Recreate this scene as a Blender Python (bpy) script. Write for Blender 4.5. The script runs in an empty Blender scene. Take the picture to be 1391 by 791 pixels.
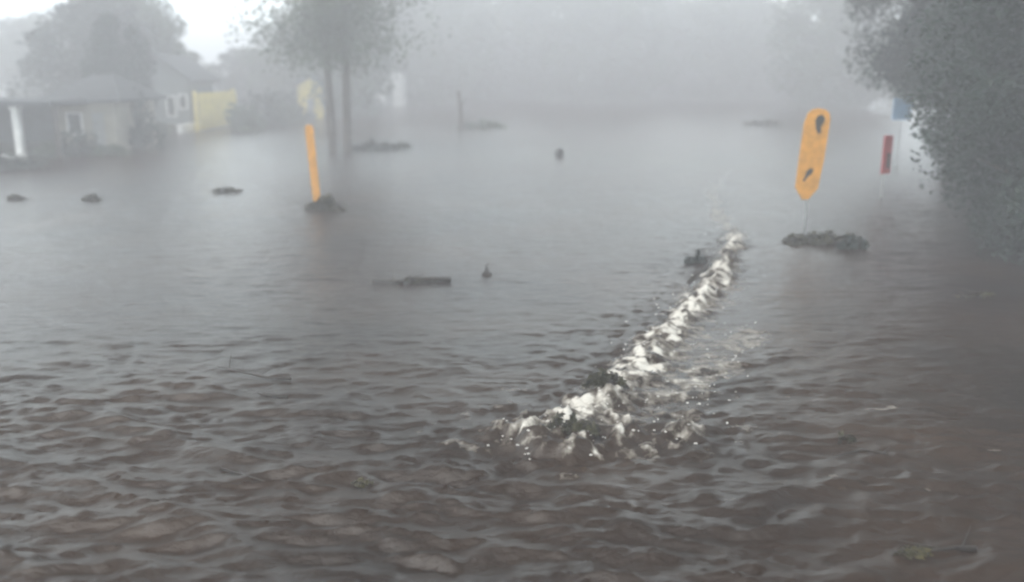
import bpy, bmesh, math, random
import numpy as np
from mathutils import Vector, Matrix
random.seed(7); rng = np.random.default_rng(11)
R = math.radians
scene = bpy.context.scene
COL = scene.collection

# ------------------------------------------------------------------ camera
W0, H0, F0 = 1391.0, 791.0, 1205.0
CH = 3.0
TH = math.atan((395.5-100)/F0)
cam_d = bpy.data.cameras.new('camera'); cam = bpy.data.objects.new('camera', cam_d); COL.objects.link(cam)
cam.location = (0, 0, CH); cam.rotation_euler = (math.pi/2-TH, 0, 0)
cam_d.sensor_width = 36; cam_d.lens = 36*F0/W0; cam_d.clip_end = 3000; cam_d.clip_start = .05
cam_d.dof.use_dof = True; cam_d.dof.focus_distance = 7.5; cam_d.dof.aperture_fstop = 0.6
scene.camera = cam
def ray(px, py):
    u = (px-W0/2)/F0; v = (H0/2-py)/F0
    return Vector((u, math.cos(TH)+v*math.sin(TH), -math.sin(TH)+v*math.cos(TH)))
def gnd(px, py, z=0.0):                       # where a sight line meets the water
    d = ray(px, py); t = (z-CH)/d.z
    return Vector((d.x*t, d.y*t, z))
def at(px, py, Y):
    d = ray(px, py); t = Y/d.y
    return Vector((d.x*t, Y, CH+d.z*t))

# ------------------------------------------------------------------ tagging
def tag(o, label=None, cat=None, group=None, kind=None):
    if label: o['label'] = label
    if cat: o['category'] = cat
    if group: o['group'] = group
    if kind: o['kind'] = kind
    return o
def empty(name, loc, rz=0):
    o = bpy.data.objects.new(name, None); COL.objects.link(o)
    o.location = loc; o.rotation_euler = (0, 0, rz); o.empty_display_size = .2
    return o
class MB:
    def __init__(s): s.v = []; s.f = []
    def quad(s, a, b, c, d):
        n = len(s.v); s.v += [tuple(a), tuple(b), tuple(c), tuple(d)]; s.f.append((n, n+1, n+2, n+3))
    def box(s, lo, hi, M=None):
        n = len(s.v)
        for z in (lo[2], hi[2]):
            for x, y in ((lo[0], lo[1]), (hi[0], lo[1]), (hi[0], hi[1]), (lo[0], hi[1])):
                p = Vector((x, y, z)); s.v.append(tuple(M @ p if M else p))
        for f in ((3, 2, 1, 0), (4, 5, 6, 7), (0, 1, 5, 4), (1, 2, 6, 5), (2, 3, 7, 6), (3, 0, 4, 7)):
            s.f.append(tuple(n+i for i in f))
    def tube(s, pts, rad, n=8, cap=True):
        base = len(s.v); m = len(pts)
        for i, p in enumerate(pts):
            p = Vector(p)
            d = Vector(pts[min(i+1, m-1)])-Vector(pts[max(i-1, 0)])
            d.normalize()
            a = d.cross(Vector((0.31, .17, 1))) if abs(d.z) < .9 else d.cross(Vector((1, .2, 0)))
            a.normalize(); b = d.cross(a)
            for k in range(n):
                t = 2*math.pi*k/n
                s.v.append(tuple(p+(a*math.cos(t)+b*math.sin(t))*rad[i]))
        for i in range(m-1):
            for k in range(n):
                k2 = (k+1) % n
                s.f.append((base+i*n+k, base+i*n+k2, base+(i+1)*n+k2, base+(i+1)*n+k))
        if cap:
            s.f.append(tuple(base+k for k in range(n))[::-1]); s.f.append(tuple(base+(m-1)*n+k for k in range(n)))
    def prism(s, outline, y0, y1):            # outline in x,z extruded along y
        n = len(s.v); m = len(outline)
        for y in (y0, y1):
            for x, z in outline: s.v.append((x, y, z))
        s.f.append(tuple(n+i for i in range(m))); s.f.append(tuple(n+m+i for i in range(m))[::-1])
        for i in range(m):
            j = (i+1) % m; s.f.append((n+i, n+m+i, n+m+j, n+j))
    def blob(s, c, r, rough=.25, seg=7, rings=5):
        n = len(s.v); c = Vector(c)
        for i in range(rings+1):
            ph = math.pi*i/rings
            for k in range(seg):
                t = 2*math.pi*k/seg; q = 1+random.uniform(-rough, rough)
                s.v.append((c.x+r[0]*q*math.sin(ph)*math.cos(t), c.y+r[1]*q*math.sin(ph)*math.sin(t), c.z+r[2]*q*math.cos(ph)))
        for i in range(rings):
            for k in range(seg):
                k2 = (k+1) % seg
                s.f.append((n+i*seg+k, n+(i+1)*seg+k, n+(i+1)*seg+k2, n+i*seg+k2))
    def build(s, name, mat, parent=None, smooth=False):
        me = bpy.data.meshes.new(name); me.from_pydata(s.v, [], s.f); me.update()
        if smooth:
            me.polygons.foreach_set('use_smooth', [True]*len(me.polygons))
        me.materials.append(mat)
        o = bpy.data.objects.new(name, me); COL.objects.link(o)
        if parent: o.parent = parent
        return o
def copy_tree(o, parent=None):
    c = o.copy(); COL.objects.link(c); c.parent = parent
    for ch in list(o.children): copy_tree(ch, c)
    return c

# ------------------------------------------------------------------ materials
def mat(name, col, rough=.8, var=.25, scale=3.0, bump=0.0, spec=.3, trans=0.0, col2=None):
    m = bpy.data.materials.new(name); m.use_nodes = True
    nt = m.node_tree; b = nt.nodes['Principled BSDF']
    b.inputs['Roughness'].default_value = rough; b.inputs['Specular IOR Level'].default_value = spec
    tc = nt.nodes.new('ShaderNodeTexCoord'); no = nt.nodes.new('ShaderNodeTexNoise')
    no.inputs['Scale'].default_value = scale; no.inputs['Detail'].default_value = 6
    nt.links.new(tc.outputs['Object'], no.inputs['Vector'])
    mx = nt.nodes.new('ShaderNodeMix'); mx.data_type = 'RGBA'
    c2 = col2 or [c*(1+var) for c in col]
    mx.inputs[6].default_value = (*[c*(1-var) for c in col], 1); mx.inputs[7].default_value = (*c2, 1)
    mr = nt.nodes.new('ShaderNodeMapRange'); mr.inputs[1].default_value = .35; mr.inputs[2].default_value = .65
    nt.links.new(no.outputs['Fac'], mr.inputs[0]); nt.links.new(mr.outputs[0], mx.inputs[0])
    nt.links.new(mx.outputs[2], b.inputs['Base Color'])
    if bump:
        bp = nt.nodes.new('ShaderNodeBump'); bp.inputs['Strength'].default_value = bump; bp.inputs['Distance'].default_value = .03
        nt.links.new(no.outputs['Fac'], bp.inputs['Height']); nt.links.new(bp.outputs[0], b.inputs['Normal'])
    return m
M = dict(
    leaf_dark=mat('leaf_dark', (.020, .033, .025), .6, .45, 1.2),
    leaf_mid=mat('leaf_mid', (.060, .085, .048), .6, .4, .8),
    leaf_pale=mat('leaf_pale', (.085, .105, .070), .6, .35, .6),
    bark=mat('bark', (.075, .062, .05), .9, .3, 6, .6),
    wetwood=mat('wetwood', (.030, .024, .019), .55, .4, 14, .5),
    leaf_dead=mat('leaf_dead', (.045, .042, .020), .6, .5, 9),
    leaf_yellow=mat('leaf_yellow', (.06, .052, .02), .6, .5, 9),
    plaster=mat('plaster', (.30, .285, .235), .9, .14, 1.4, .1),
    plaster_grey=mat('plaster_grey', (.28, .29, .28), .9, .15, 1.4, .1),
    plaster_dark=mat('plaster_dark', (.13, .145, .145), .9, .15, 1.4, .1),
    white=mat('white', (.72, .72, .70), .6, .1, 3),
    roof=mat('roof', (.055, .06, .065), .7, .2, 3, .2),
    dark=mat('dark', (.05, .065, .065), .8, .3, 2),
    glass=mat('glass', (.02, .025, .028), .12, .2, 1, 0, .5),
    yellow_pale=mat('yellow_pale', (.66, .54, .15), .7, .12, 3),
    yellow=mat('yellow', (.60, .27, .03), .55, .16, 7),
    black=mat('black', (.02, .02, .018), .6, .2, 5),
    red=mat('red', (.42, .035, .035), .5, .15, 5),
    blue=mat('blue', (.34, .56, .80), .5, .1, 4),
    metal=mat('metal', (.42, .43, .43), .5, .15, 9),
)

# ------------------------------------------------------------------ noise
def vnoise(x, y, seed=0):
    r = np.random.default_rng(seed).random((256, 256))
    xi = np.floor(x).astype(int); yi = np.floor(y).astype(int)
    fx = x-xi; fy = y-yi; fx = fx*fx*(3-2*fx); fy = fy*fy*(3-2*fy)
    a = r[xi & 255, yi & 255]; b = r[(xi+1) & 255, yi & 255]; c = r[xi & 255, (yi+1) & 255]; d = r[(xi+1) & 255, (yi+1) & 255]
    return (a*(1-fx)+b*fx)*(1-fy)+(c*(1-fx)+d*fx)*fy
def fbm(x, y, seed=0, oct=4):
    s = 0; a = .5; t = 0
    for o in range(oct):
        s = s+a*vnoise(x*2**o+o*17.3, y*2**o+o*9.1, seed+o); t += a; a *= .55
    return s/t
def sstep(a, b, x):
    t = np.clip((x-a)/(b-a), 0, 1); return t*t*(3-2*t)

def grid_object(name, xs, ys, hf, material, attrs=None):
    X, Y = np.meshgrid(xs, ys); Z = hf(X, Y)
    extra = None
    if isinstance(Z, tuple): Z, X, Y, extra = Z
    nx, ny = len(xs), len(ys)
    co = np.stack([X, Y, Z], -1).reshape(-1, 3).astype(np.float32)
    me = bpy.data.meshes.new(name)
    i = np.arange(ny-1)[:, None]*nx+np.arange(nx-1)[None, :]
    q = np.stack([i, i+1, i+1+nx, i+nx], -1).reshape(-1, 4).astype(np.int32)
    me.vertices.add(len(co)); me.vertices.foreach_set('co', co.ravel())
    me.loops.add(q.size); me.loops.foreach_set('vertex_index', q.ravel())
    me.polygons.add(len(q)); me.polygons.foreach_set('loop_start', np.arange(0, q.size, 4, dtype=np.int32))
    me.update(calc_edges=True)
    me.polygons.foreach_set('use_smooth', np.ones(len(q), dtype=bool))
    if extra is not None:
        for k, v in extra.items():
            a = me.attributes.new(k, 'FLOAT', 'POINT'); a.data.foreach_set('value', v.ravel().astype(np.float32))
    me.materials.append(material)
    o = bpy.data.objects.new(name, me); COL.objects.link(o); return o

# ------------------------------------------------------------------ the foam line on the water
def dist_poly(X, Y, pts):
    best = np.full(X.shape, 1e9); side = np.zeros(X.shape); par = np.zeros(X.shape)
    n = len(pts)-1
    for i in range(n):
        ax, ay = pts[i]; bx, by = pts[i+1]
        dx, dy = bx-ax, by-ay; L = dx*dx+dy*dy
        t = np.clip(((X-ax)*dx+(Y-ay)*dy)/L, 0, 1)
        qx = X-ax-t*dx; qy = Y-ay-t*dy; d = np.hypot(qx, qy)
        m = d < best
        best = np.where(m, d, best); side = np.where(m, np.sign(qx*dy-qy*dx)*d, side); par = np.where(m, (i+t)/n, par)
    return best, side, par
P = lambda l: [tuple(gnd(x, y)[:2]) for x, y in l]
RIDGE = P([(1002, 318), (975, 378), (940, 420), (880, 482), (835, 536), (775, 582), (700, 628)])
BRANCH = P([(950, 612), (900, 590), (850, 598), (800, 612), (740, 622), (690, 600)])
FAR = P([(1062, 165), (1030, 195), (1000, 225), (965, 262), (980, 300), (1005, 322)])
SIDE = P([(1010, 455), (960, 500), (915, 545), (930, 580)])

# ------------------------------------------------------------------ water
rs = np.random.RandomState(5)
WAVES = []
for i in range(70):
    lam = .10*(7**rs.rand()); ang = rs.normal(math.pi/2, .42); WAVES.append((lam, ang, rs.rand()*6.28, (.0058)*lam**.85*rs.uniform(.5, 1.2)))
def water(X, Y):
    sp = np.maximum(.045, np.maximum(0, Y-15)*.02+np.maximum(0, np.abs(X)-9)*.03)
    wx = X+.25*(fbm(X*.7, Y*.7, 40)-.5)*2; wy = Y+.35*(fbm(X*.6+9, Y*.6, 44)-.5)*2
    Z = np.zeros_like(X)
    gust = .35+1.1*fbm(X*.33, Y*.4, 21, 3)
    near = .9*sstep(11.5, 5.0, Y)+.16+.3*sstep(12, 30, Y)
    for lam, ang, ph, A in WAVES:
        k = 2*math.pi/lam; f = sstep(2.0, 4.5, lam/sp)
        s = np.sin(k*(wx*math.cos(ang)+wy*math.sin(ang))+ph)
        Z += A*f*s
    Z = Z*gust*near
    # sharp little chop, elongated across the view
    ch = fbm(wx*1.7, wy*6.5, 60, 4); Z += near*gust*.06*(sstep(.45, .85, ch))*sstep(.5, .09, sp)
    ch2 = 1-np.abs(2*fbm(wx*1.5+4, wy*5.2, 67, 3)-1); Z += near*.04*(ch2**3)*sstep(.6, .1, sp)
    # broad swell crossing in the lower left
    L = sstep(-.4, -2.4, X)*sstep(9.5, 6.0, Y)
    ph = (X*.50+Y*.87)*2*math.pi/.95+1.6*fbm(X*.8, Y*.8, 77)
    Z += L*.058*(1-np.abs(np.sin(ph*.5)))**1.3*(.4+1.1*fbm(X*1.1, Y*1.1, 78))
    # the broken ridge
    d, s, t = dist_poly(X, Y, RIDGE)
    wid = .12+.20*t
    lump = fbm(X*3.4, Y*3.4, 90, 5); lump2 = fbm(X*8, Y*8, 95, 3)
    dn = d+.30*(lump-.5)
    Z += .17*np.exp(-(dn/wid)**2)*(.0+.55*lump+.75*fbm(X*13, Y*13, 141, 3))*sstep(0, .07, t)*sstep(1, .9, t)
    d2, s2, t2 = dist_poly(X, Y, BRANCH)
    Z += .11*np.exp(-((d2+.3*(lump-.5))/.15)**2)*(.1+1.2*lump2)*(lump2 > 0)
    rough = np.exp(-(d/.9)**2)*sstep(-.3, .2, s+.3)+np.exp(-(d2/.55)**2)
    Z += np.clip(rough, 0, 1.2)*.13*(fbm(X*4.2, Y*5.0, 99, 4)-.5)*sstep(.2, .08, sp)
    # foam cover
    d3, s3, t3 = dist_poly(X, Y, FAR); d4, s4, t4 = dist_poly(X, Y, SIDE)
    br = fbm(X*9+3, Y*9, 150, 4); f = (1.25*np.exp(-((d+.6*(lump-.5)+.3*(br-.5))/(.13+.13*np.sin(math.pi*np.clip(t*1.05,0,1))))**2)*(.25+.90*sstep(.40,.58,br))*(.55+.6*sstep(.35,.6,lump2))+.45*np.exp(-((d+.9*(lump2-.5))/.16)**2)*sstep(.4,.62,fbm(X*5,Y*5,131,3)))*sstep(1, .86, t)
    f = np.maximum(f, .95*np.exp(-((d2+.7*(lump-.5)+.3*(br-.5))/.15)**2)*sstep(.46, .55, lump2)*sstep(.36,.56,br))
    f = np.maximum(f, 0.5*np.exp(-((d3+.6*(lump-.5))/.16)**2)*sstep(.25, .75, t3))
    f = np.maximum(f, .62*np.exp(-((d4+.9*(lump-.5))/.24)**2)*(.55+.7*br))
    right = np.clip(s if True else s, 0, None)
    f = np.maximum(f, .66*np.exp(-(d/.62)**2)*(s*SGN > 0)*sstep(.30, .62, lump)*(.5+.7*fbm(X*6, Y*6, 180, 3))*sstep(.02, .2, t)*sstep(1, .8, t))
    ck = fbm(X*6.5+20+2*lump, Y*6.0+5+2*lump2, 170, 3)
    foot = np.exp(-((X-CXF)/1.05)**2-((Y-CYF)/.55)**2)
    ck = ck*.7+.3*br; f = np.maximum(f, 1.2*foot*sstep(.53, .62, ck)); Z += .07*foot*sstep(.52, .68, ck)
    # stray caps right and left of the foot
    caps = sstep(.70, .80, fbm(X*2.4, Y*5.5, 120, 4))*sstep(10, 7.5, Y)*sstep(5.2, 6.2, Y)*sstep(-1.6, 0, X)*sstep(5.0, 3.5, X)
    f = np.maximum(f, .55*caps)
    return Z, X, Y, {'foam': np.clip(f, 0, 1.3)}
# which side of the ridge is to the right of it
_d, _s, _t = dist_poly(np.array([RIDGE[3][0]+.5]), np.array([RIDGE[3][1]]), RIDGE); SGN = float(np.sign(_s[0]))

_c = gnd(815, 585); CXF, CYF = _c.x, _c.y
def wm():
    m = bpy.data.materials.new('flood_water'); m.use_nodes = True; nt = m.node_tree; b = nt.nodes['Principled BSDF']
    N = nt.nodes.new; Lk = nt.links.new
    geo = N('ShaderNodeNewGeometry')
    n1 = N('ShaderNodeTexNoise'); n1.inputs['Scale'].default_value = .45; n1.inputs['Detail'].default_value = 5
    Lk(geo.outputs['Position'], n1.inputs['Vector'])
    mud = N('ShaderNodeValToRGB'); mud.color_ramp.elements[0].position = .35; mud.color_ramp.elements[1].position = .68
    mud.color_ramp.elements[0].color = (.017, .0100, .0060, 1); mud.color_ramp.elements[1].color = (.036, .0205, .0115, 1)
    Lk(n1.outputs['Fac'], mud.inputs[0])
    at_ = N('ShaderNodeAttribute'); at_.attribute_name = 'foam'
    n2 = N('ShaderNodeTexNoise'); n2.inputs['Scale'].default_value = 9; n2.inputs['Detail'].default_value = 8; n2.inputs['Roughness'].default_value = .65
    Lk(geo.outputs['Position'], n2.inputs['Vector'])
    mr = N('ShaderNodeMapRange'); mr.inputs[1].default_value = .30; mr.inputs[2].default_value = .70; mr.inputs[3].default_value = .75; mr.inputs[4].default_value = -.25
    Lk(n2.outputs['Fac'], mr.inputs[0])
    sub = N('ShaderNodeMath'); sub.operation = 'SUBTRACT'; Lk(at_.outputs['Fac'], sub.inputs[0]); Lk(mr.outputs[0], sub.inputs[1])
    mr2 = N('ShaderNodeMapRange'); mr2.inputs[1].default_value = 0; mr2.inputs[2].default_value = .8
    Lk(sub.outputs[0], mr2.inputs[0])
    gate = N('ShaderNodeMapRange'); gate.inputs[1].default_value = .02; gate.inputs[2].default_value = .3; Lk(at_.outputs['Fac'], gate.inputs[0])
    mul = N('ShaderNodeMath'); mul.operation = 'MULTIPLY'; Lk(mr2.outputs[0], mul.inputs[0]); Lk(gate.outputs[0], mul.inputs[1])
    mx = N('ShaderNodeMix'); mx.data_type = 'RGBA'; mx.inputs[7].default_value = (.66, .635, .58, 1)
    fc = N('ShaderNodeValToRGB'); fc.color_ramp.elements[0].position = .15; fc.color_ramp.elements[1].position = .95
    fc.color_ramp.elements[0].color = (.24, .21, .17, 1); fc.color_ramp.elements[1].color = (.64, .615, .56, 1)
    Lk(mul.outputs[0], fc.inputs[0]); Lk(fc.outputs[0], mx.inputs[7]); Lk(mul.outputs[0], mx.inputs[0]); Lk(mud.outputs[0], mx.inputs[6]); Lk(mx.outputs[2], b.inputs['Base Color'])
    rr = N('ShaderNodeMapRange'); rr.inputs[3].default_value = .2; rr.inputs[4].default_value = .8; Lk(mul.outputs[0], rr.inputs[0]); Lk(rr.outputs[0], b.inputs['Roughness'])
    b.inputs['IOR'].default_value = 1.33
    # fine ripples, rain-roughened
    mp = N('ShaderNodeMapping'); mp.inputs['Scale'].default_value = (1.6, 3.6, 1); Lk(geo.outputs['Position'], mp.inputs['Vector'])
    n3 = N('ShaderNodeTexNoise'); n3.inputs['Scale'].default_value = 2.2; n3.inputs['Detail'].default_value = 7; n3.inputs['Roughness'].default_value = .6
    Lk(mp.outputs[0], n3.inputs['Vector'])
    bp = N('ShaderNodeBump'); bp.inputs['Strength'].default_value = .55; bp.inputs['Distance'].default_value = .07
    Lk(n3.outputs['Fac'], bp.inputs['Height']); Lk(bp.outputs[0], b.inputs['Normal'])
    return m
def steps(a, fine0, fine1, step, b, g=1.03):
    out = list(np.arange(fine0, fine1, step)); s = step; x = out[-1]
    while x < b: s *= g; x += s; out.append(x)
    s = step; x = fine0; pre = []
    while x > a: s *= g; x -= s; pre.append(x)
    return np.array(pre[::-1]+out)
water_o = grid_object('water', steps(-330, -6.5, 7.5, .036, 330), steps(-60, 4.2, 15, .03, 330, 1.02), water, wm())
tag(water_o, kind='structure')

# ------------------------------------------------------------------ ground under and beside the flood
def ground(X, Y):
    right = 10.6+np.maximum(0, Y-17)*.26+np.maximum(0, Y-32)*.30
    left = -17.2+np.maximum(0, Y-45)*.10
    k = np.maximum(sstep(-1.0, 2.5, X-right), sstep(1.0, -2.0, X-left-0*Y))
    k = np.maximum(k, sstep(112, 125, Y))
    k = k*sstep(-8, 4, Y)
    return -.7+k*(.95+.25*(fbm(X*.4, Y*.4, 300)-.5))
gm = mat('wet_ground', (.055, .052, .036), .8, .4, .8, .6, col2=(.06, .075, .04))
tag(grid_object('ground', steps(-330, -30, 30, .6, 330, 1.08), steps(-60, 0, 60, .6, 330, 1.06), ground, gm), kind='structure')
def gz(x, y): return float(ground(np.array([[x]]), np.array([[float(y)]]))[0, 0])

# ------------------------------------------------------------------ vegetation
def leaves(mb, c, r, n, size, flat=1.0):
    c = Vector(c)
    for _ in range(n):
        while True:
            p = Vector((random.uniform(-1, 1), random.uniform(-1, 1), random.uniform(-1, 1)))
            if p.length <= 1: break
        p = Vector((p.x*r[0], p.y*r[1], p.z*r[2]))+c
        s = size*random.uniform(.6, 1.4)
        a = Vector((random.gauss(0, 1), random.gauss(0, 1), random.gauss(0, .6)*flat)).normalized()
        b = a.cross(Vector((random.gauss(0, 1), random.gauss(0, 1), random.gauss(0, 1)))).normalized()
        mb.quad(p-a*s, p-b*s*.45, p+a*s, p+b*s*.45)
def make_tree(name, h, spread, trunk_r, base, nl, leaf, lm, density=150, clumps=46, low=.0):
    """h height, spread crown radius, base: crown bottom height"""
    root = empty(name, (0, 0, 0))
    tb = MB(); tops = []
    top = Vector((random.uniform(-.4, .4), random.uniform(-.4, .4), h*.72))
    pts = [Vector((0, 0, -.9)), Vector((0, 0, .1)), top*.35+Vector((random.uniform(-.15, .15), 0, 0)), top*.7, top]
    tb.tube(pts, [trunk_r*1.5, trunk_r*1.15, trunk_r*.9, trunk_r*.55, trunk_r*.2], 9)
    for i in range(nl):
        a = 2*math.pi*i/nl+random.uniform(-.4, .4); z0 = random.uniform(base*.75, h*.55)
        s = Vector((top.x*z0/top.z, top.y*z0/top.z, z0))
        L = spread*random.uniform(.55, 1.0)
        e = s+Vector((math.cos(a)*L, math.sin(a)*L, random.uniform(.25, .9)*L*.7))
        mid = (s+e)/2+Vector((0, 0, random.uniform(-.1, .3)))
        tb.tube([s, mid, e], [trunk_r*.4, trunk_r*.25, trunk_r*.08], 6); tops += [mid, e]
        for j in range(2):
            e2 = mid+Vector((random.uniform(-1, 1), random.uniform(-1, 1), random.uniform(.2, 1)))*L*.45
            tb.tube([mid, e2], [trunk_r*.18, trunk_r*.05], 5); tops.append(e2)
    tb.build('trunk', M['bark'], root, True)
    cb = MB()
    for i in range(clumps):
        if i < len(tops): c = tops[i]
        else:
            a = random.uniform(0, 2*math.pi); rr = spread*math.sqrt(random.random())*.95
            zc = random.uniform(base, h)
            k = 1-abs((zc-(base+h)/2)/((h-base)/2+.01))**2.2
            c = Vector((math.cos(a)*rr*(.35+.65*k), math.sin(a)*rr*(.35+.65*k), zc))
        q = spread*random.uniform(.16, .34)
        leaves(cb, c, (q, q, q*.95), int(density*random.uniform(.6, 1.2)), leaf)
    cb.build('crown', lm, root)
    return root
def make_bush(name, r, h, lm, n=900, leaf=.09):
    root = empty(name, (0, 0, 0)); sb = MB()
    for i in range(7):
        a = random.uniform(0, 6.28); L = random.uniform(.4, .8)
        sb.tube([(0, 0, -.5), (math.cos(a)*r*L*.4, math.sin(a)*r*L*.4, h*.4), (math.cos(a)*r*L, math.sin(a)*r*L, h*random.uniform(.6, .95))], [.035, .02, .006], 5)
    sb.build('stem', M['bark'], root)
    cb = MB()
    for i in range(16):
        a = random.uniform(0, 6.28); L = r*random.uniform(.1, .75); q = random.uniform(.28, .5)*min(r, h)
        z = random.uniform(.15, .85)*h
        leaves(cb, (math.cos(a)*L, math.sin(a)*L, z), (q, q, q*.75), n//16, leaf)
    cb.build('foliage', lm, root)
    return root
TREES = [make_tree('broadleaf_tree', 12, 4.8, .28, .6, 8, .22, M['leaf_dark'], 150, 150),
         make_tree('broadleaf_tree', 12, 5.6, .30, .3, 9, .24, M['leaf_pale'], 140, 160),
         make_tree('broadleaf_tree', 11, 4.6, .24, .2, 8, .22, M['leaf_mid'], 150, 150)]
used = [False]*3
def put(protos, flags, i, loc, rz, sc, label, cat, group):
    o = protos[i] if not flags[i] else copy_tree(protos[i])
    flags[i] = True
    o.location = loc; o.rotation_euler = (0, 0, rz); o.scale = sc
    tag(o, label, cat, group); return o
def px_at(px, Y): return (px-W0/2)/F0*Y/ math.cos(TH)*1.0
# far wood row across the end of the flooded road: px, Y, top height, variant
far = [(548, 96, 10.8, 0, 'far hazy tree standing just right of the pale gable wall'),
       (600, 106, 12.7, 1, 'pale faded far tree second from the pale gable wall'),
       (660, 112, 13.4, 2, 'faded far tree standing behind the leaning stub in the water'),
       (716, 108, 12.5, 0, 'wide far tree above the middle of the shoreline, left of centre gap'),
       (775, 112, 13.9, 1, 'tall faded tree at the middle of the far shoreline'),
       (838, 105, 13.2, 2, 'far rounded tree above the small dark float in open water'),
       (900, 112, 12.7, 0, 'far tree right of middle, darkest low crown on the shoreline'),
       (955, 118, 12.2, 1, 'thin pale far tree before the road fades to the right'),
       (1010, 112, 11.5, 2, 'far tree standing in the mist left of the orange board'),
       (1062, 104, 8.7, 0, 'far misty tree directly behind the orange board'),
       (1120, 92, 11.8, 1, 'far misty tree between the orange board and the red sign')]
fl = [False]*3
for i, (px, Y, h, k, lab) in enumerate(far):
    if i % 3 == 1: Y *= .86
    if i % 3 == 2: Y *= .93
    x = (px-695.5)/F0*Y
    base_h = (12, 12, 11)[k]; s = h/base_h
    put(TREES, used, k, (x, Y, gz(x, Y)), random.uniform(0, 6.28), (s*1.05, s*1.05, s), lab, 'tree', 'hazy trees across the far end of the flooded road')
# second line a little behind closes the gaps at the foot
BUSH = [make_bush('shrub', 1.6, 1.8, M['leaf_dark'], 1500, .12), make_bush('shrub', 1.3, 1.4, M['leaf_mid'], 1300, .11)]
bfl = [False, False]
for i in range(15):
    px = 530+i*42+random.uniform(-8, 8); Y = random.uniform(112, 119); x = (px-695.5)/F0*Y
    put(BUSH, bfl, i % 2, (x, Y, gz(x, Y)-.1), random.uniform(0, 6), (1.7, 1.5, random.uniform(1.5, 2.3)), 'one of the low misty shrubs lining the far shore below the trees', 'shrub', 'low shrubs along the far shore')
# left side trees behind the houses
for px, Y, h, k, sw, lab in [(150, 52, 6.7, 0, 0.84, 'grey misty tree rising behind the pale walled house'),
                    (196, 56, 7.9, 2, 0.69, 'tallest misty tree left of the gabled house, dark against the sky'),
                    (232, 62, 4.7, 1, 0.56, 'small misty tree standing just behind the gable peak'),
                    (60, 84, 7.2, 1, 0.84, 'very faint tall tree far behind the open shelter'),
                    (120, 92, 8.8, 1, 0.90, 'very faint tree crown high above the pale walled house'),
                    (345, 78, 4.6, 0, 0.67, 'faint tree behind the hedge right of the yellow slatted gate'),
                    (412, 74, 7.0, 2, 0.84, 'misty tree leaning over the hedge left of the two bare trunks'),
                    (480, 86, 10.3, 1, 0.90, 'pale tree behind the two bare trunks'),
                    (476, 64, 8.6, 2, .70, 'misty tree rising close behind the right bare trunk'), (176, 42, 5.4, 0, .33, 'dark tree standing between the pale house and the gabled house'),
                    (520, 92, 11.0, 0, 0.78, 'misty tree right behind the pale gable wall')]:
    x = (px-695.5)/F0*Y; bh = (12, 12, 11)[k]; s = h/bh
    put(TREES, used, k, (x, Y, gz(x, Y)), random.uniform(0, 6.28), (sw, sw, s), lab, 'tree', 'misty trees behind the left bank')
# right side dark trees
RT = [make_tree('dark_tree', 9.5, 4.0, .22, 2.9, 9, .068, M['leaf_dark'], 900, 130),
      make_tree('dark_tree', 9.0, 3.6, .22, .5, 9, .065, M['leaf_dark'], 900, 140)]
rfl = [False, False]
for px, Y, k, sc, lab in [(1286, 29, 0, .95, 'dark overhanging tree behind the red sign, crown spreading over the water'),
                      (1372, 24, 0, 1.0, 'dark tree between the red sign and the right edge'),
                      (1330, 42, 0, 1.2, 'dark tree set farthest back on the right bank'),
                      (1440, 19.5, 1, .9, 'big dark tree reaching down to the water on the right bank'),
                      (1530, 14.5, 1, .9, 'nearest dark tree cut by the right edge'),
                      (1480, 27, 1, 1.1, 'dark tree mostly outside the right edge behind the nearest one')]:
    x = (px-695.5)/F0*Y
    put(RT, rfl, k, (x, Y, gz(x, Y)), random.uniform(0, 6.28), (sc, sc, sc), lab, 'tree', 'dark trees on the right bank')
for px, Y, s, lab in [(1330, 29, .75, 'dark shrub at the water line just right of the red sign'), (1362, 26, .75, 'dark shrub second to the right of the red sign'),
                   (1392, 22, .8, 'dark shrub below the big dark tree on the right bank'), (1415, 18.5, .8, 'dark shrub at the right edge above the floating clump'),
                   (1465, 17, .9, 'dark shrub cut off by the right edge')]:
    x = (px-695.5)/F0*Y
    put(BUSH, bfl, 0, (x, Y, gz(x, Y)-.2), random.uniform(0, 6), (s, s, s), lab, 'shrub', 'dark shrubs along the right bank')

# ------------------------------------------------------------------ left bank: shelter, houses, gate, hedge
def window(mb_parent, M4, x0, x1, z0, z1, y):
    f = MB(); t = .06
    f.box((x0-t, y-.05, z0-t), (x1+t, y-.004, z0), M4); f.box((x0-t, y-.05, z1), (x1+t, y-.004, z1+t), M4)
    f.box((x0-t, y-.05, z0), (x0, y-.004, z1), M4); f.box((x1, y-.05, z0), (x1+t, y-.004, z1), M4)
    w = f.build('window', M['white'], mb_parent); g = MB(); g.box((x0, y-.02, z0), (x1, y-.003, z1), M4); g.build('pane', M['glass'], w)
sh = empty('open_shelter', gnd(0, 214)); b0 = sh.location.copy()
Yb = b0.y
X = lambda px, Y=Yb: (px-695.5)/F0*(Y)   # lateral metres for a picture column at that distance
def lx(px, root, dy=0):                  # local x of a sight line at the root's distance
    return at(px, 180, root.location.y+dy).x-root.location.x
m = MB(); m.box((lx(-190, sh), -.5, 1.86), (lx(82, sh), 4.6, 2.06)); m.build('roof', M['roof'], sh)
m = MB(); m.box((lx(-185, sh), 4.1, -.7), (lx(74, sh), 4.3, 1.857)); m.build('back_wall', M['dark'], sh)  # shade under the roof put into the wall's dark teal colour
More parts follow.
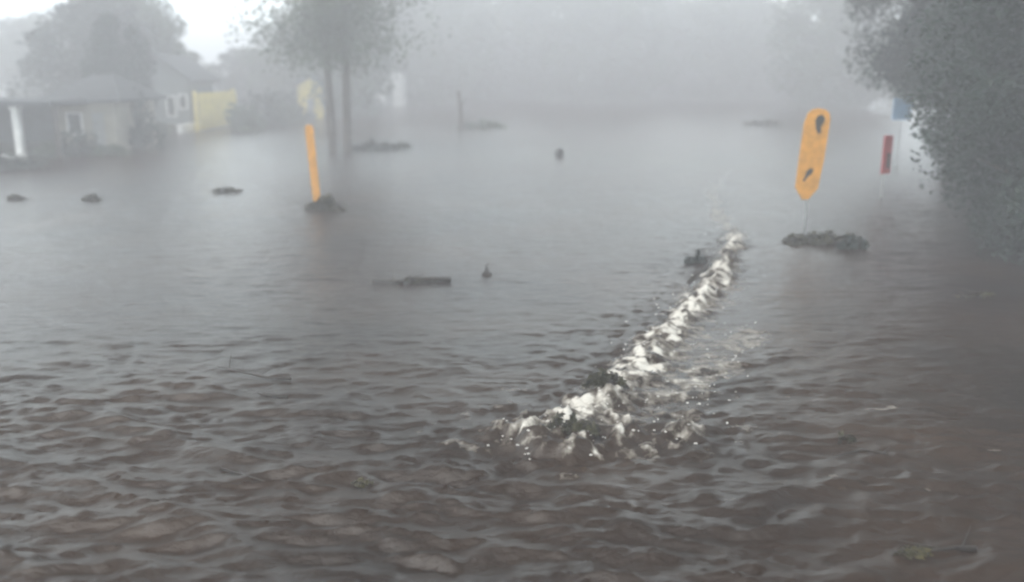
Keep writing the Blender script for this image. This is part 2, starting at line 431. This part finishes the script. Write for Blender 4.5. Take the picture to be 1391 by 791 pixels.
for p in (-150, -60, 25, 78):
    m = MB(); a = lx(p, sh); q = .12 if p < 70 else .06; m.box((a-q, -q, -.7), (a+q, q, 1.857)); m.box((a-q-.04, -q-.04, 1.74), (a+q+.04, q+.04, 1.854)); m.build('post', M['white' if p < 70 else 'bark'], sh)
m = MB(); m.box((lx(-185, sh), -.3, -.6), (lx(36, sh), -.15, .16)); m.build('low_wall', M['white'], sh)
tag(sh, 'dark open shelter with a flat roof and white posts at the left edge', 'shelter')
# pale house
hb = empty('pale_house', (at(80, 200, 35.5).x, 35.5, 0))
w = lx(158, hb); m = MB(); m.box((0, 0, -.7), (w, 4, 1.92)); m.build('wall', M['plaster'], hb)
m = MB(); o_ = [(-.45, 1.93), (w+.45, 1.93), (w+.45, 2.03), (-.45, 2.03)]
n = len(m.v)
for p in [(-.45, -.45, 1.924), (w+.45, -.45, 1.924), (w+.45, 4.45, 1.924), (-.45, 4.45, 1.924), (-.45, -.45, 2.03), (w+.45, -.45, 2.03), (w+.45, 4.45, 2.03), (-.45, 4.45, 2.03), (w*.32, 2, 2.95), (w*.68, 2, 2.95)]: m.v.append(p)
m.f += [(3, 2, 1, 0), (0, 1, 5, 4), (1, 2, 6, 5), (2, 3, 7, 6), (3, 0, 4, 7), (4, 5, 9, 8), (5, 6, 9), (6, 7, 8, 9), (7, 4, 8)]
m.build('roof', M['roof'], hb)
window(hb, None, .5, 1.0, .7, 1.45, 0)
m = MB(); m.box((1.45, -.03, -.5), (1.9, -.003, 1.5)); m.build('door', M['plaster_grey'], hb)
tag(hb, 'pale beige walled house with a low dark roof beside the open shelter', 'house')
# gabled house
hc = empty('gabled_house', (at(182, 180, 49.5).x, 49.5, 0))
w = lx(264, hc); m = MB(); m.prism([(0.15, -.7), (w-.15, -.7), (w-.15, 2.68), (w/2, 3.82), (.15, 2.68)], 0, 4.2); m.build('wall', M['plaster_dark'], hc)
m = MB()
for s in (0, 1):
    e = -.25 if s == 0 else w+.25; mi = w/2
    m.prism([(e, 2.52), (mi, 3.93), (mi, 4.05), (e, 2.64)] if s == 0 else [(mi+.002, 3.93), (e, 2.52), (e, 2.64), (mi+.002, 4.05)], -.35, 4.5)
m.build('roof', M['roof'], hc)
for p0, p1, y0, y1 in ((231, 241, 132, 157), (248, 257, 130, 147)):
    a = lx(p0, hc); b = lx(p1, hc); window(hc, None, a, b, at(0, y1, 49.5).z, at(0, y0, 49.5).z, 0)
m = MB(); m.box((lx(196, hc), -.03, .6), (lx(212, hc), -.003, 1.9)); m.build('shutter', M['dark'], hc)
m = MB(); m.box((w*.2, 2.2, 2.9), (w*.2+.4, 2.7, 3.9)); m.build('chimney', M['plaster_grey'], hc)
tag(hc, 'grey house with a steep dark gable and two narrow dark windows', 'house')
m = MB(); a = gnd(244, 181); b = gnd(271, 176); d = (b-a).normalized(); nrm = Vector((-d.y, d.x, 0))*.12
mm = MB(); M4 = Matrix.Translation(a) @ Matrix.Rotation(math.atan2(d.y, d.x), 4, 'Z'); Lw = (b-a).length
mm.box((0, -.1, -.6), (Lw, .1, .32), M4); mm.box((-.03, -.14, .322), (Lw+.03, .14, .40), M4)
o = mm.build('garden_wall', M['white']); tag(o, 'short low white wall left of the yellow slatted gate', 'wall')
# yellow slatted gate
a = gnd(273, 179); b = gnd(323, 169); d = b-a; Lw = d.length
g = empty('slatted_gate', a, math.atan2(d.y, d.x)); nn = 17
m = MB()
for i in range(nn):
    x0 = Lw*i/nn; m.box((x0+.02, -.025, .06), (x0+Lw/nn-.02, .025, 2.0))
m.build('slat_panel', M['yellow_pale'], g)
m = MB(); m.box((-.04, .03, .25), (Lw+.04, .09, .37)); m.box((-.04, .03, 1.6), (Lw+.04, .09, 1.72)); m.build('rail', M['yellow_pale'], g)
for q in (0, Lw):
    m = MB(); m.box((q-.09, .095, -.7), (q+.09, .24, 2.1)); m.build('post', M['yellow_pale'], g)
tag(g, 'pale yellow slatted gate standing in the water beside the gabled house', 'gate')
# small huts
def hut(px0, px1, ytop, Y, wallm, label, name='small_hut'):
    r = empty(name, (at(px0, 150, Y).x, Y, 0)); w = lx(px1, r); zt = at(0, ytop, Y).z
    m = MB(); m.prism([(0, -.6), (w, -.6), (w, zt-.5), (w/2, zt), (0, zt-.5)], 0, 4); m.build('wall', wallm, r)
    m = MB(); m.prism([(-.2, zt-.58), (w/2, zt+.02), (w/2, zt+.1), (-.2, zt-.5)], -.2, 4.2); m.prism([(w/2+.002, zt+.02), (w+.2, zt-.58), (w+.2, zt-.5), (w/2+.002, zt+.1)], -.2, 4.2)
    m.build('roof', M['roof'], r)
    m = MB(); m.box((w*.35, -.03, -.4), (w*.65, -.003, zt*.5)); m.build('door', M['plaster_grey'], r)
    tag(r, label, 'hut')
hut(406, 440, 106, 62, M['yellow_pale'], 'small pale yellow hut behind the orange marker and left trunk')
hut(512, 548, 92, 84, M['white'], 'small white gabled hut at the left end of the far shore')
# hedge and its shrubs
for i, px in enumerate((338, 362, 386, 404, 447, 466, 488, 508)):
    Y = 49+i*3.6; x = (px-695.5)/F0*Y
    put(BUSH, bfl, (i+1) % 2, (x, Y, gz(x, Y)-.1), random.uniform(0, 6), (1.0, 1.0, 1.45-.02*i),
        ['first tall shrub right of the yellow slatted gate', 'second tall shrub right of the yellow slatted gate', 'third tall shrub right of the yellow slatted gate',
         'tall shrub at the left corner of the pale yellow hut', 'tall shrub behind the left bare trunk', 'tall shrub behind the right bare trunk', 'misty shrub right of the two bare trunks', 'misty shrub at the left corner of the white hut'][i],
        'shrub', 'tall shrubs along the left bank')
for px, Y, k, s, lab in [(8, 29, 0, (1.0, .7, .42), 'low green hedge shrub in front of the open shelter'), (-60, 29, 0, (1.2, .7, .5), 'low hedge shrub at the left edge in front of the shelter'),
                    (106, 33.5, 0, (.75, .6, .6), 'dark rounded shrub in front of the pale house wall'), (150, 34, 1, (.7, .6, .35), 'low shrub under the pale house wall'),
                    (188, 37, 0, (.7, .7, 1.25), 'tall dark shrub between the pale house and the gabled house'), (214, 42, 1, (.7, .6, .7), 'shrub in front of the gabled house'),
                    (70, 33, 1, (.35, .35, .5), 'small shrub between the shelter and the pale house')]:
    x = (px-695.5)/F0*Y
    put(BUSH, bfl, k, (x, Y, -.15), random.uniform(0, 6), s, lab, 'shrub', 'shrubs in front of the left houses')

# two bare trunks standing in the water
for px, yb, lean, lab in ((452, 206, -.05, 'left one of two bare grey trunks rising from the water'), (472, 206, .04, 'right one of two bare grey trunks, beside the dark heap')):
    a = gnd(px, yb); r = empty('bare_trunk', a)
    m = MB(); zt = 7.5
    m.tube([(0, 0, -.8), (0.01, 0, .1), (.03+lean, 0, 2.0), (lean*2, .05, 4.2), (lean*3, .1, zt)], [.23, .18, .155, .13, .07], 10)
    m.build('trunk', M['bark'], r, True)
    m = MB()
    for i in range(9):
        z0 = random.uniform(3.6, 7.2); an = random.uniform(0, 6.28); L = random.uniform(.7, 1.7)
        e = Vector((lean*2+math.cos(an)*L, math.sin(an)*L, z0+L*.6)); m.tube([(lean*2, .05, z0), e], [.05, .012], 5); m.build('branch', M['bark'], r); m = MB()
    m = MB()
    for i in range(260):
        an = random.uniform(0, 6.28); L = abs(random.gauss(0, 1.75)); leaves(m, (math.cos(an)*L, math.sin(an)*L, random.uniform(3.5, 9)), (.9, .9, .8), 55, .075)
    m.build('crown', M['leaf_pale'], r)
    tag(r, lab, 'tree')

# ------------------------------------------------------------------ debris
def heap(px, py, wpx, hpx, label, name='debris_heap', cat='debris', lm='leaf_dead', n=500, twigs=14, tall=1.0, group=None, lift=0.0):
    a = gnd(px, py, lift); D = (a-Vector((0, 0, CH))).length; W = wpx/F0*D; H = hpx/F0*D*1.05
    r = empty(name, a); m = MB()
    for i in range(twigs):
        an = random.uniform(0, 6.28); x = random.uniform(-.45, .45)*W; y = random.uniform(-.25, .25)*W*.6
        L = random.uniform(.15, .5)*W; dz = random.uniform(-.1, .9)*H*tall*(1-abs(x)/W)
        m.tube([(x-math.cos(an)*L*.5, y-math.sin(an)*L*.3, -.03), (x, y, dz*.8), (x+math.cos(an)*L*.5, y+math.sin(an)*L*.3, dz*.6)], [.012*D/12, .010*D/12, .004*D/12], 5)
        if twigs <= 8: m.build('twig', M['wetwood'], r); m = MB()
    if m.v and twigs > 8: m.build('twigs', M['wetwood'], r)
    m = MB()
    for i in range(26):
        x = random.uniform(-.48, .48)*W; q = W*random.uniform(.03, .12); hh = H*(1-(2*x/W)**2*.8)*random.uniform(.3, 1.1)
        leaves(m, (x, random.uniform(-.18, .18)*W, random.uniform(.0, .5)*hh), (q*1.3, q, max(.02, hh*.4)), n//26+4, max(.018, .004*D))
    m.build('leaf_mass', M[lm], r)
    tag(r, label, cat, group); return r
heap(442, 285, 48, 24, 'leafy brush caught at the foot of the leaning orange marker', 'leafy_brush', 'brush', 'leaf_dead', 800, 20)
heap(1118, 330, 100, 17, 'wide green brush heap under the orange board', 'leafy_brush', 'brush', 'leaf_dead', 900, 34)
heap(1156, 338, 34, 30, 'darker small brush clump at the right end of the green heap', 'leafy_brush', 'brush', 'leaf_dark', 700, 14)
heap(506, 204, 62, 15, 'dark low heap lodged at the right bare trunk', 'debris_heap', 'debris', 'leaf_dark', 900, 16)
heap(655, 174, 58, 14, 'misty low heap beside the leaning stub in mid distance', 'debris_heap', 'debris', 'leaf_mid', 700, 14)
heap(545, 201, 26, 7, 'thin flat tail of brush right of the dark heap', 'debris_heap', 'debris', 'leaf_mid', 200, 5)
heap(307, 261, 34, 7, 'flat brownish raft of debris left of the leaning orange marker', 'debris_raft', 'debris', 'leaf_dead', 260, 8)
heap(125, 273, 18, 10, 'small grey clump floating below the pale house', 'debris_clump', 'debris', 'leaf_dead', 160, 6)
heap(22, 272, 16, 8, 'small clump floating at the left edge', 'debris_clump', 'debris', 'leaf_dead', 120, 5)
heap(1035, 170, 44, 12, 'faint brownish heap far off left of the orange board', 'debris_heap', 'debris', 'leaf_dead', 260, 8)
heap(1388, 326, 22, 22, 'dark clump floating at the right edge', 'debris_clump', 'debris', 'leaf_dark', 420, 8)
heap(820, 520, 50, 26, 'olive green brush snagged on the left side of the foam', 'snagged_brush', 'brush', 'leaf_dead', 500, 20, lift=.16)
heap(775, 584, 70, 34, 'brown tangled brush at the foot of the foam', 'snagged_brush', 'brush', 'leaf_dead', 420, 26, lift=.13)
heap(947, 358, 26, 22, 'dark clump on the upper left side of the foam', 'snagged_brush', 'brush', 'leaf_dark', 260, 10)
heap(1150, 603, 22, 22, 'small dark reddish clump in the rough water right of the foam', 'debris_clump', 'debris', 'leaf_dead', 140, 8)
# floating branches
def branch(pxs, label, r0=.04, name='floating_branch', twigs=6, up=.03, leafn=0, group=None):
    pts = [gnd(*p) for p in pxs]; c = sum(pts, Vector())/len(pts); r = empty(name, (c.x, c.y, 0))
    q = [Vector((p.x-c.x, p.y-c.y, up+random.uniform(-.01, .02))) for p in pts]; m = MB()
    m.tube(q, [r0*(1-.7*i/(len(q)-1)) for i in range(len(q))], 8); m.build('limb', M['wetwood'], r, True)
    for i in range(twigs):
        m = MB()
        s = q[random.randrange(len(q)-1)].lerp(q[-1], random.random()*.5); e = s+Vector((random.uniform(-.3, .3), random.uniform(-.25, .25), random.uniform(-.02, .12)))
        m.tube([s, e], [r0*.35, r0*.1], 5); m.build('twig', M['wetwood'], r)
    if leafn:
        m = MB(); [leaves(m, (random.uniform(-.45, .35), random.uniform(-.08, .08), .03), (random.uniform(.05, .16), .07, random.uniform(.02, .06)), leafn//8, .028) for _ in range(8)]; m.build('leaves', M['leaf_dead'], r)
    tag(r, label, 'branch', group)
branch([(612, 384), (590, 383), (568, 385), (545, 386), (505, 384)], 'dark branch floating left of the small upright twig', .045, twigs=16, up=.04, leafn=200)
branch([(395, 521), (360, 516), (325, 511), (296, 504)], 'long thin dark stick floating in the open water at left', .016, 'floating_stick', 3)
branch([(390, 545), (350, 538), (330, 534)], 'shorter stick floating just below the long thin stick', .012, 'floating_stick', 2)
branch([(1337, 402), (1318, 404), (1295, 406)], 'small dark stick floating near the right edge', .022, 'floating_stick', 4, leafn=60)
branch([(1205, 622), (1168, 617), (1128, 628)], 'curved dark stick below the small reddish clump', .018, 'floating_stick', 2)
branch([(1325, 750), (1295, 748), (1262, 756)], 'dark stick floating in the bottom right corner, right of the leaf patch', .022, 'floating_stick', 3)
branch([(300, 640), (340, 655), (385, 668)], 'short stick drifting in the swell at lower left', .010, 'floating_stick', 1)
branch([(935, 395), (958, 375), (975, 352)], 'reddish brown limb lying along the upper foam', .035, twigs=4, up=.12)
# upright twig and small float
a = gnd(661, 374); m = MB(); m.tube([(-.07, 0, -.15), (-.02, 0, .06), (.03, 0, .2)], [.02, .018, .008], 6); m.tube([(.08, 0, -.05), (.0, 0, .11), (-.03, .02, .15)], [.02, .014, .006], 6)
m.blob((0, 0, .0), (.075, .05, .06), .3)
o = m.build('upright_twig', M['wetwood']); o.location = a; tag(o, 'small dark forked twig sticking up right of the floating branch', 'twig')
a = gnd(760, 213); m = MB(); m.blob((0, 0, .1), (.17, .15, .18), .12, 12, 8); m.tube([(0.02, 0, .22), (.05, 0, .36)], [.05, .03], 7)
o = m.build('floating_lump', M['black'], smooth=True); o.location = a; tag(o, 'single small dark round lump far out in the open water', 'float')
# leaning stub far off
a = gnd(627, 176); r = empty('broken_stub', a); m = MB(); m.tube([(0, 0, -.6), (0, 0, .3), (-.05, 0, 1.2), (-.14, 0, 2.1)], [.15, .13, .11, .08], 8); m.build('trunk', M['bark'], r, True)
m = MB(); m.tube([(-.05, 0, 1.2), (.25, .05, 1.7)], [.05, .02], 6); m.build('branch', M['bark'], r)
tag(r, 'broken bare stub rising from the water left of the misty heap', 'tree stub')
# floating leaf patches
def leafpatch(px, py, wpx, label, lm, n):
    a = gnd(px, py); W = wpx/F0*(a-Vector((0, 0, CH))).length; m = MB()
    leaves(m, (0, 0, .035), (W*.5, W*.25, .025), n, .028, .2); o = m.build('leaf_patch', M[lm]); o.location = a; tag(o, label, 'leaves')
leafpatch(1238, 757, 46, 'yellowish leaf patch floating in the bottom right corner', 'leaf_yellow', 90)
leafpatch(820, 700, 30, 'dark leaf patch in the ripples below the foam', 'leaf_dead', 40)
leafpatch(492, 662, 36, 'pale leaf patch left of the foot of the foam', 'leaf_yellow', 30)

# ------------------------------------------------------------------ orange marker boards and signs
a = gnd(1096, 322); D = a.y
r = empty('marker_board', a, R(-4))
zf = lambda py: at(0, py, D).z
xf = lambda px: at(px, 200, D).x-a.x
out = [(1095, 271), (1085, 255), (1087, 216), (1090, 170), (1094, 155), (1100, 149), (1108, 147), (1117, 149), (1122, 154), (1124, 162), (1120, 216), (1115, 256), (1103, 271)]
m = MB(); m.prism([(xf(x), zf(y)) for x, y in out], -.03, .03)
m.build('board', M['yellow'], r)
m = MB(); m.tube([(xf(1103), .06, -.8), (xf(1103), .06, zf(160))], [.026, .026], 10); m.build('post', M['metal'], r, True)
m = MB()
m.prism([(xf(x), zf(y)) for x, y in [(1104, 164), (1107, 157), (1113, 156), (1117, 161), (1115, 168), (1112, 172), (1113, 180), (1109, 182), (1106, 176), (1105, 170)]], -.036, -.0305)
m.build('upper_symbol', M['black'], r)
m = MB()
m.prism([(xf(x), zf(y)) for x, y in [(1093, 246), (1096, 240), (1098, 232), (1103, 228), (1107, 230), (1105, 236), (1100, 240), (1096, 247)]], -.036, -.0305)
m.build('lower_symbol', M['black'], r)
tag(r, 'orange yellow upright board with two dark marks above the green brush heap', 'marker')
a = gnd(428, 279); D = a.y; r = empty('marker_board', a); 
xf = lambda px: at(px, 220, D).x-a.x
zf = lambda py: at(0, py, D).z
m = MB(); m.prism([(xf(x), zf(y)) for x, y in [(423, 277), (417, 174), (419, 170), (426, 170), (428, 174), (433, 277)]], -.03, .03); m.build('board', M['yellow'], r)
m = MB(); m.tube([(xf(429), .06, -.8), (xf(424), .06, zf(178))], [.03, .03], 10); m.build('post', M['metal'], r, True)
tag(r, 'narrow orange yellow marker leaning slightly left above leafy brush', 'marker')
# red sign
a = gnd(1203, 268); D = a.y; r = empty('red_sign', a, R(20)); xf = lambda px: at(px, 220, D).x-a.x; zf = lambda py: at(0, py, D).z
m = MB(); x0, x1 = xf(1196), xf(1210); m.box((x0, -.02, zf(236)), (x1, .02, zf(184))); m.build('panel', M['red'], r)
m = MB(); m.box((xf(1203), -.026, zf(228)), (xf(1208), -.0205, zf(208))); m.build('dark_mark', M['black'], r)
m = MB(); m.tube([(xf(1203), .05, -.8), (xf(1203), .05, zf(188))], [.02, .02], 8); m.build('post', M['metal'], r, True)
tag(r, 'small narrow red sign on a post near the right trees', 'sign')
# blue sign
a = gnd(1224, 226); D = a.y; r = empty('blue_sign', a); xf = lambda px: at(px, 150, D).x-a.x; zf = lambda py: at(0, py, D).z
m = MB(); m.box((xf(1213), -.02, zf(163)), (xf(1238), .02, zf(133))); m.build('panel', M['blue'], r)
m = MB(); m.tube([(xf(1226), .05, -.8), (xf(1226), .05, zf(136))], [.02, .02], 8); m.build('post', M['metal'], r, True)
tag(r, 'pale blue sign panel on a post behind the red sign', 'sign')

# ------------------------------------------------------------------ spray thrown up along the foam line
fm = mat('spray_foam', (.72, .70, .66), .7, .08, 8, 0, .3)
m = MB()
def pol(pts, t):
    n = len(pts)-1; t = min(max(t, 0), .999)*n; i = int(t); f = t-i
    return (pts[i][0]*(1-f)+pts[i+1][0]*f, pts[i][1]*(1-f)+pts[i+1][1]*f)
for i in range(380):
    src, w = random.choice(((RIDGE, .16), (RIDGE, .16), (RIDGE, .2), (BRANCH, .14), (SIDE, .25)))
    x, y = pol(src, random.random()); x += random.gauss(0, w); y += random.gauss(0, w)
    s = .003*(1+random.expovariate(1.1)); s = min(s, .006)
    m.blob((x, y, abs(random.gauss(.08, .07))), (s*random.uniform(.8, 3), s*random.uniform(.8, 2), s*random.uniform(.5, 1.3)), .45, 5, 3)
o = m.build('spray', fm, smooth=True); tag(o, 'white spray drops thrown up along the line of foam', 'spray', kind='stuff')

# ------------------------------------------------------------------ haze
HAZE_DENSITY = .0120
m = MB(); m.box((-340, -70, -3), (340, 340, 15))
hm = bpy.data.materials.new('haze'); hm.use_nodes = True; nt = hm.node_tree
nt.nodes.remove(nt.nodes['Principled BSDF'])
v = nt.nodes.new('ShaderNodeVolumePrincipled'); v.inputs['Density'].default_value = HAZE_DENSITY
v.inputs['Color'].default_value = (.968, .956, 1, 1); v.inputs['Anisotropy'].default_value = .15
nt.links.new(v.outputs[0], nt.nodes['Material Output'].inputs['Volume'])
o = m.build('haze', hm); tag(o, 'pale rain mist filling the air over the flooded road', 'haze', kind='stuff')

# ------------------------------------------------------------------ sky and light
SUN_EL, SUN_AZ = 60, -125      # overcast, high, behind and to the left
wd = bpy.data.worlds.new('World'); scene.world = wd; wd.use_nodes = True; nt = wd.node_tree; N = nt.nodes.new; Lk = nt.links.new
bg = nt.nodes['Background']; bg.inputs['Strength'].default_value = .13
sky = N('ShaderNodeTexSky'); sky.sky_type = 'NISHITA'; sky.sun_disc = False
sky.sun_elevation = R(SUN_EL); sky.sun_rotation = R(SUN_AZ); sky.dust_density = 3
tc = N('ShaderNodeTexCoord'); mp = N('ShaderNodeMapping'); mp.inputs['Scale'].default_value = (1, 1, 2.6); mp.inputs['Location'].default_value = (.35, .2, .1)
Lk(tc.outputs['Generated'], mp.inputs['Vector'])
n1 = N('ShaderNodeTexNoise'); n1.inputs['Scale'].default_value = 2.6; n1.inputs['Detail'].default_value = 6; n1.inputs['Roughness'].default_value = .55
Lk(mp.outputs[0], n1.inputs['Vector'])
cr = N('ShaderNodeValToRGB'); cr.color_ramp.elements[0].position = .36; cr.color_ramp.elements[1].position = .66
cr.color_ramp.elements[0].color = (.36, .45, .475, 1); cr.color_ramp.elements[1].color = (.93, 1.0, .99, 1)
Lk(n1.outputs['Fac'], cr.inputs[0])
mul = N('ShaderNodeVectorMath'); mul.operation = 'SCALE'; mul.inputs[3].default_value = 13.5; Lk(cr.outputs[0], mul.inputs[0])
mx = N('ShaderNodeMix'); mx.data_type = 'RGBA'; mx.inputs[0].default_value = .88
Lk(sky.outputs[0], mx.inputs[6]); Lk(mul.outputs[0], mx.inputs[7]); 
sep = N('ShaderNodeSeparateXYZ'); Lk(tc.outputs['Generated'], sep.inputs[0])
er = N('ShaderNodeMapRange'); er.inputs[1].default_value = .28; er.inputs[2].default_value = .48; er.inputs[3].default_value = 1.8; er.inputs[4].default_value = .05
Lk(sep.outputs['Z'], er.inputs[0])          # unseen upper sky dimmed, low sky brightened, to shape the water's reflections
m2 = N('ShaderNodeVectorMath'); m2.operation = 'SCALE'; Lk(mx.outputs[2], m2.inputs[0]); Lk(er.outputs[0], m2.inputs[3]); Lk(m2.outputs[0], bg.inputs['Color'])
sd = bpy.data.lights.new('sun', 'SUN'); sd.energy = 1.5; sd.angle = R(35); sd.color = (1, .97, .93)
so = bpy.data.objects.new('sun', sd); COL.objects.link(so); so.location = (0, 0, 40)
az = R(SUN_AZ); dirv = Vector((math.sin(az)*math.cos(R(SUN_EL)), math.cos(az)*math.cos(R(SUN_EL)), math.sin(R(SUN_EL))))
so.rotation_euler = dirv.to_track_quat('Z', 'Y').to_euler()

vs = scene.view_settings; vs.view_transform = 'Standard'; vs.look = 'None'; vs.gamma = 1; vs.exposure = 1.36; vs.use_curve_mapping = False
scene.render.engine = 'CYCLES'
scene.cycles.volume_bounces = 3; scene.cycles.max_bounces = 6
scene.cycles.filter_width = 2.5
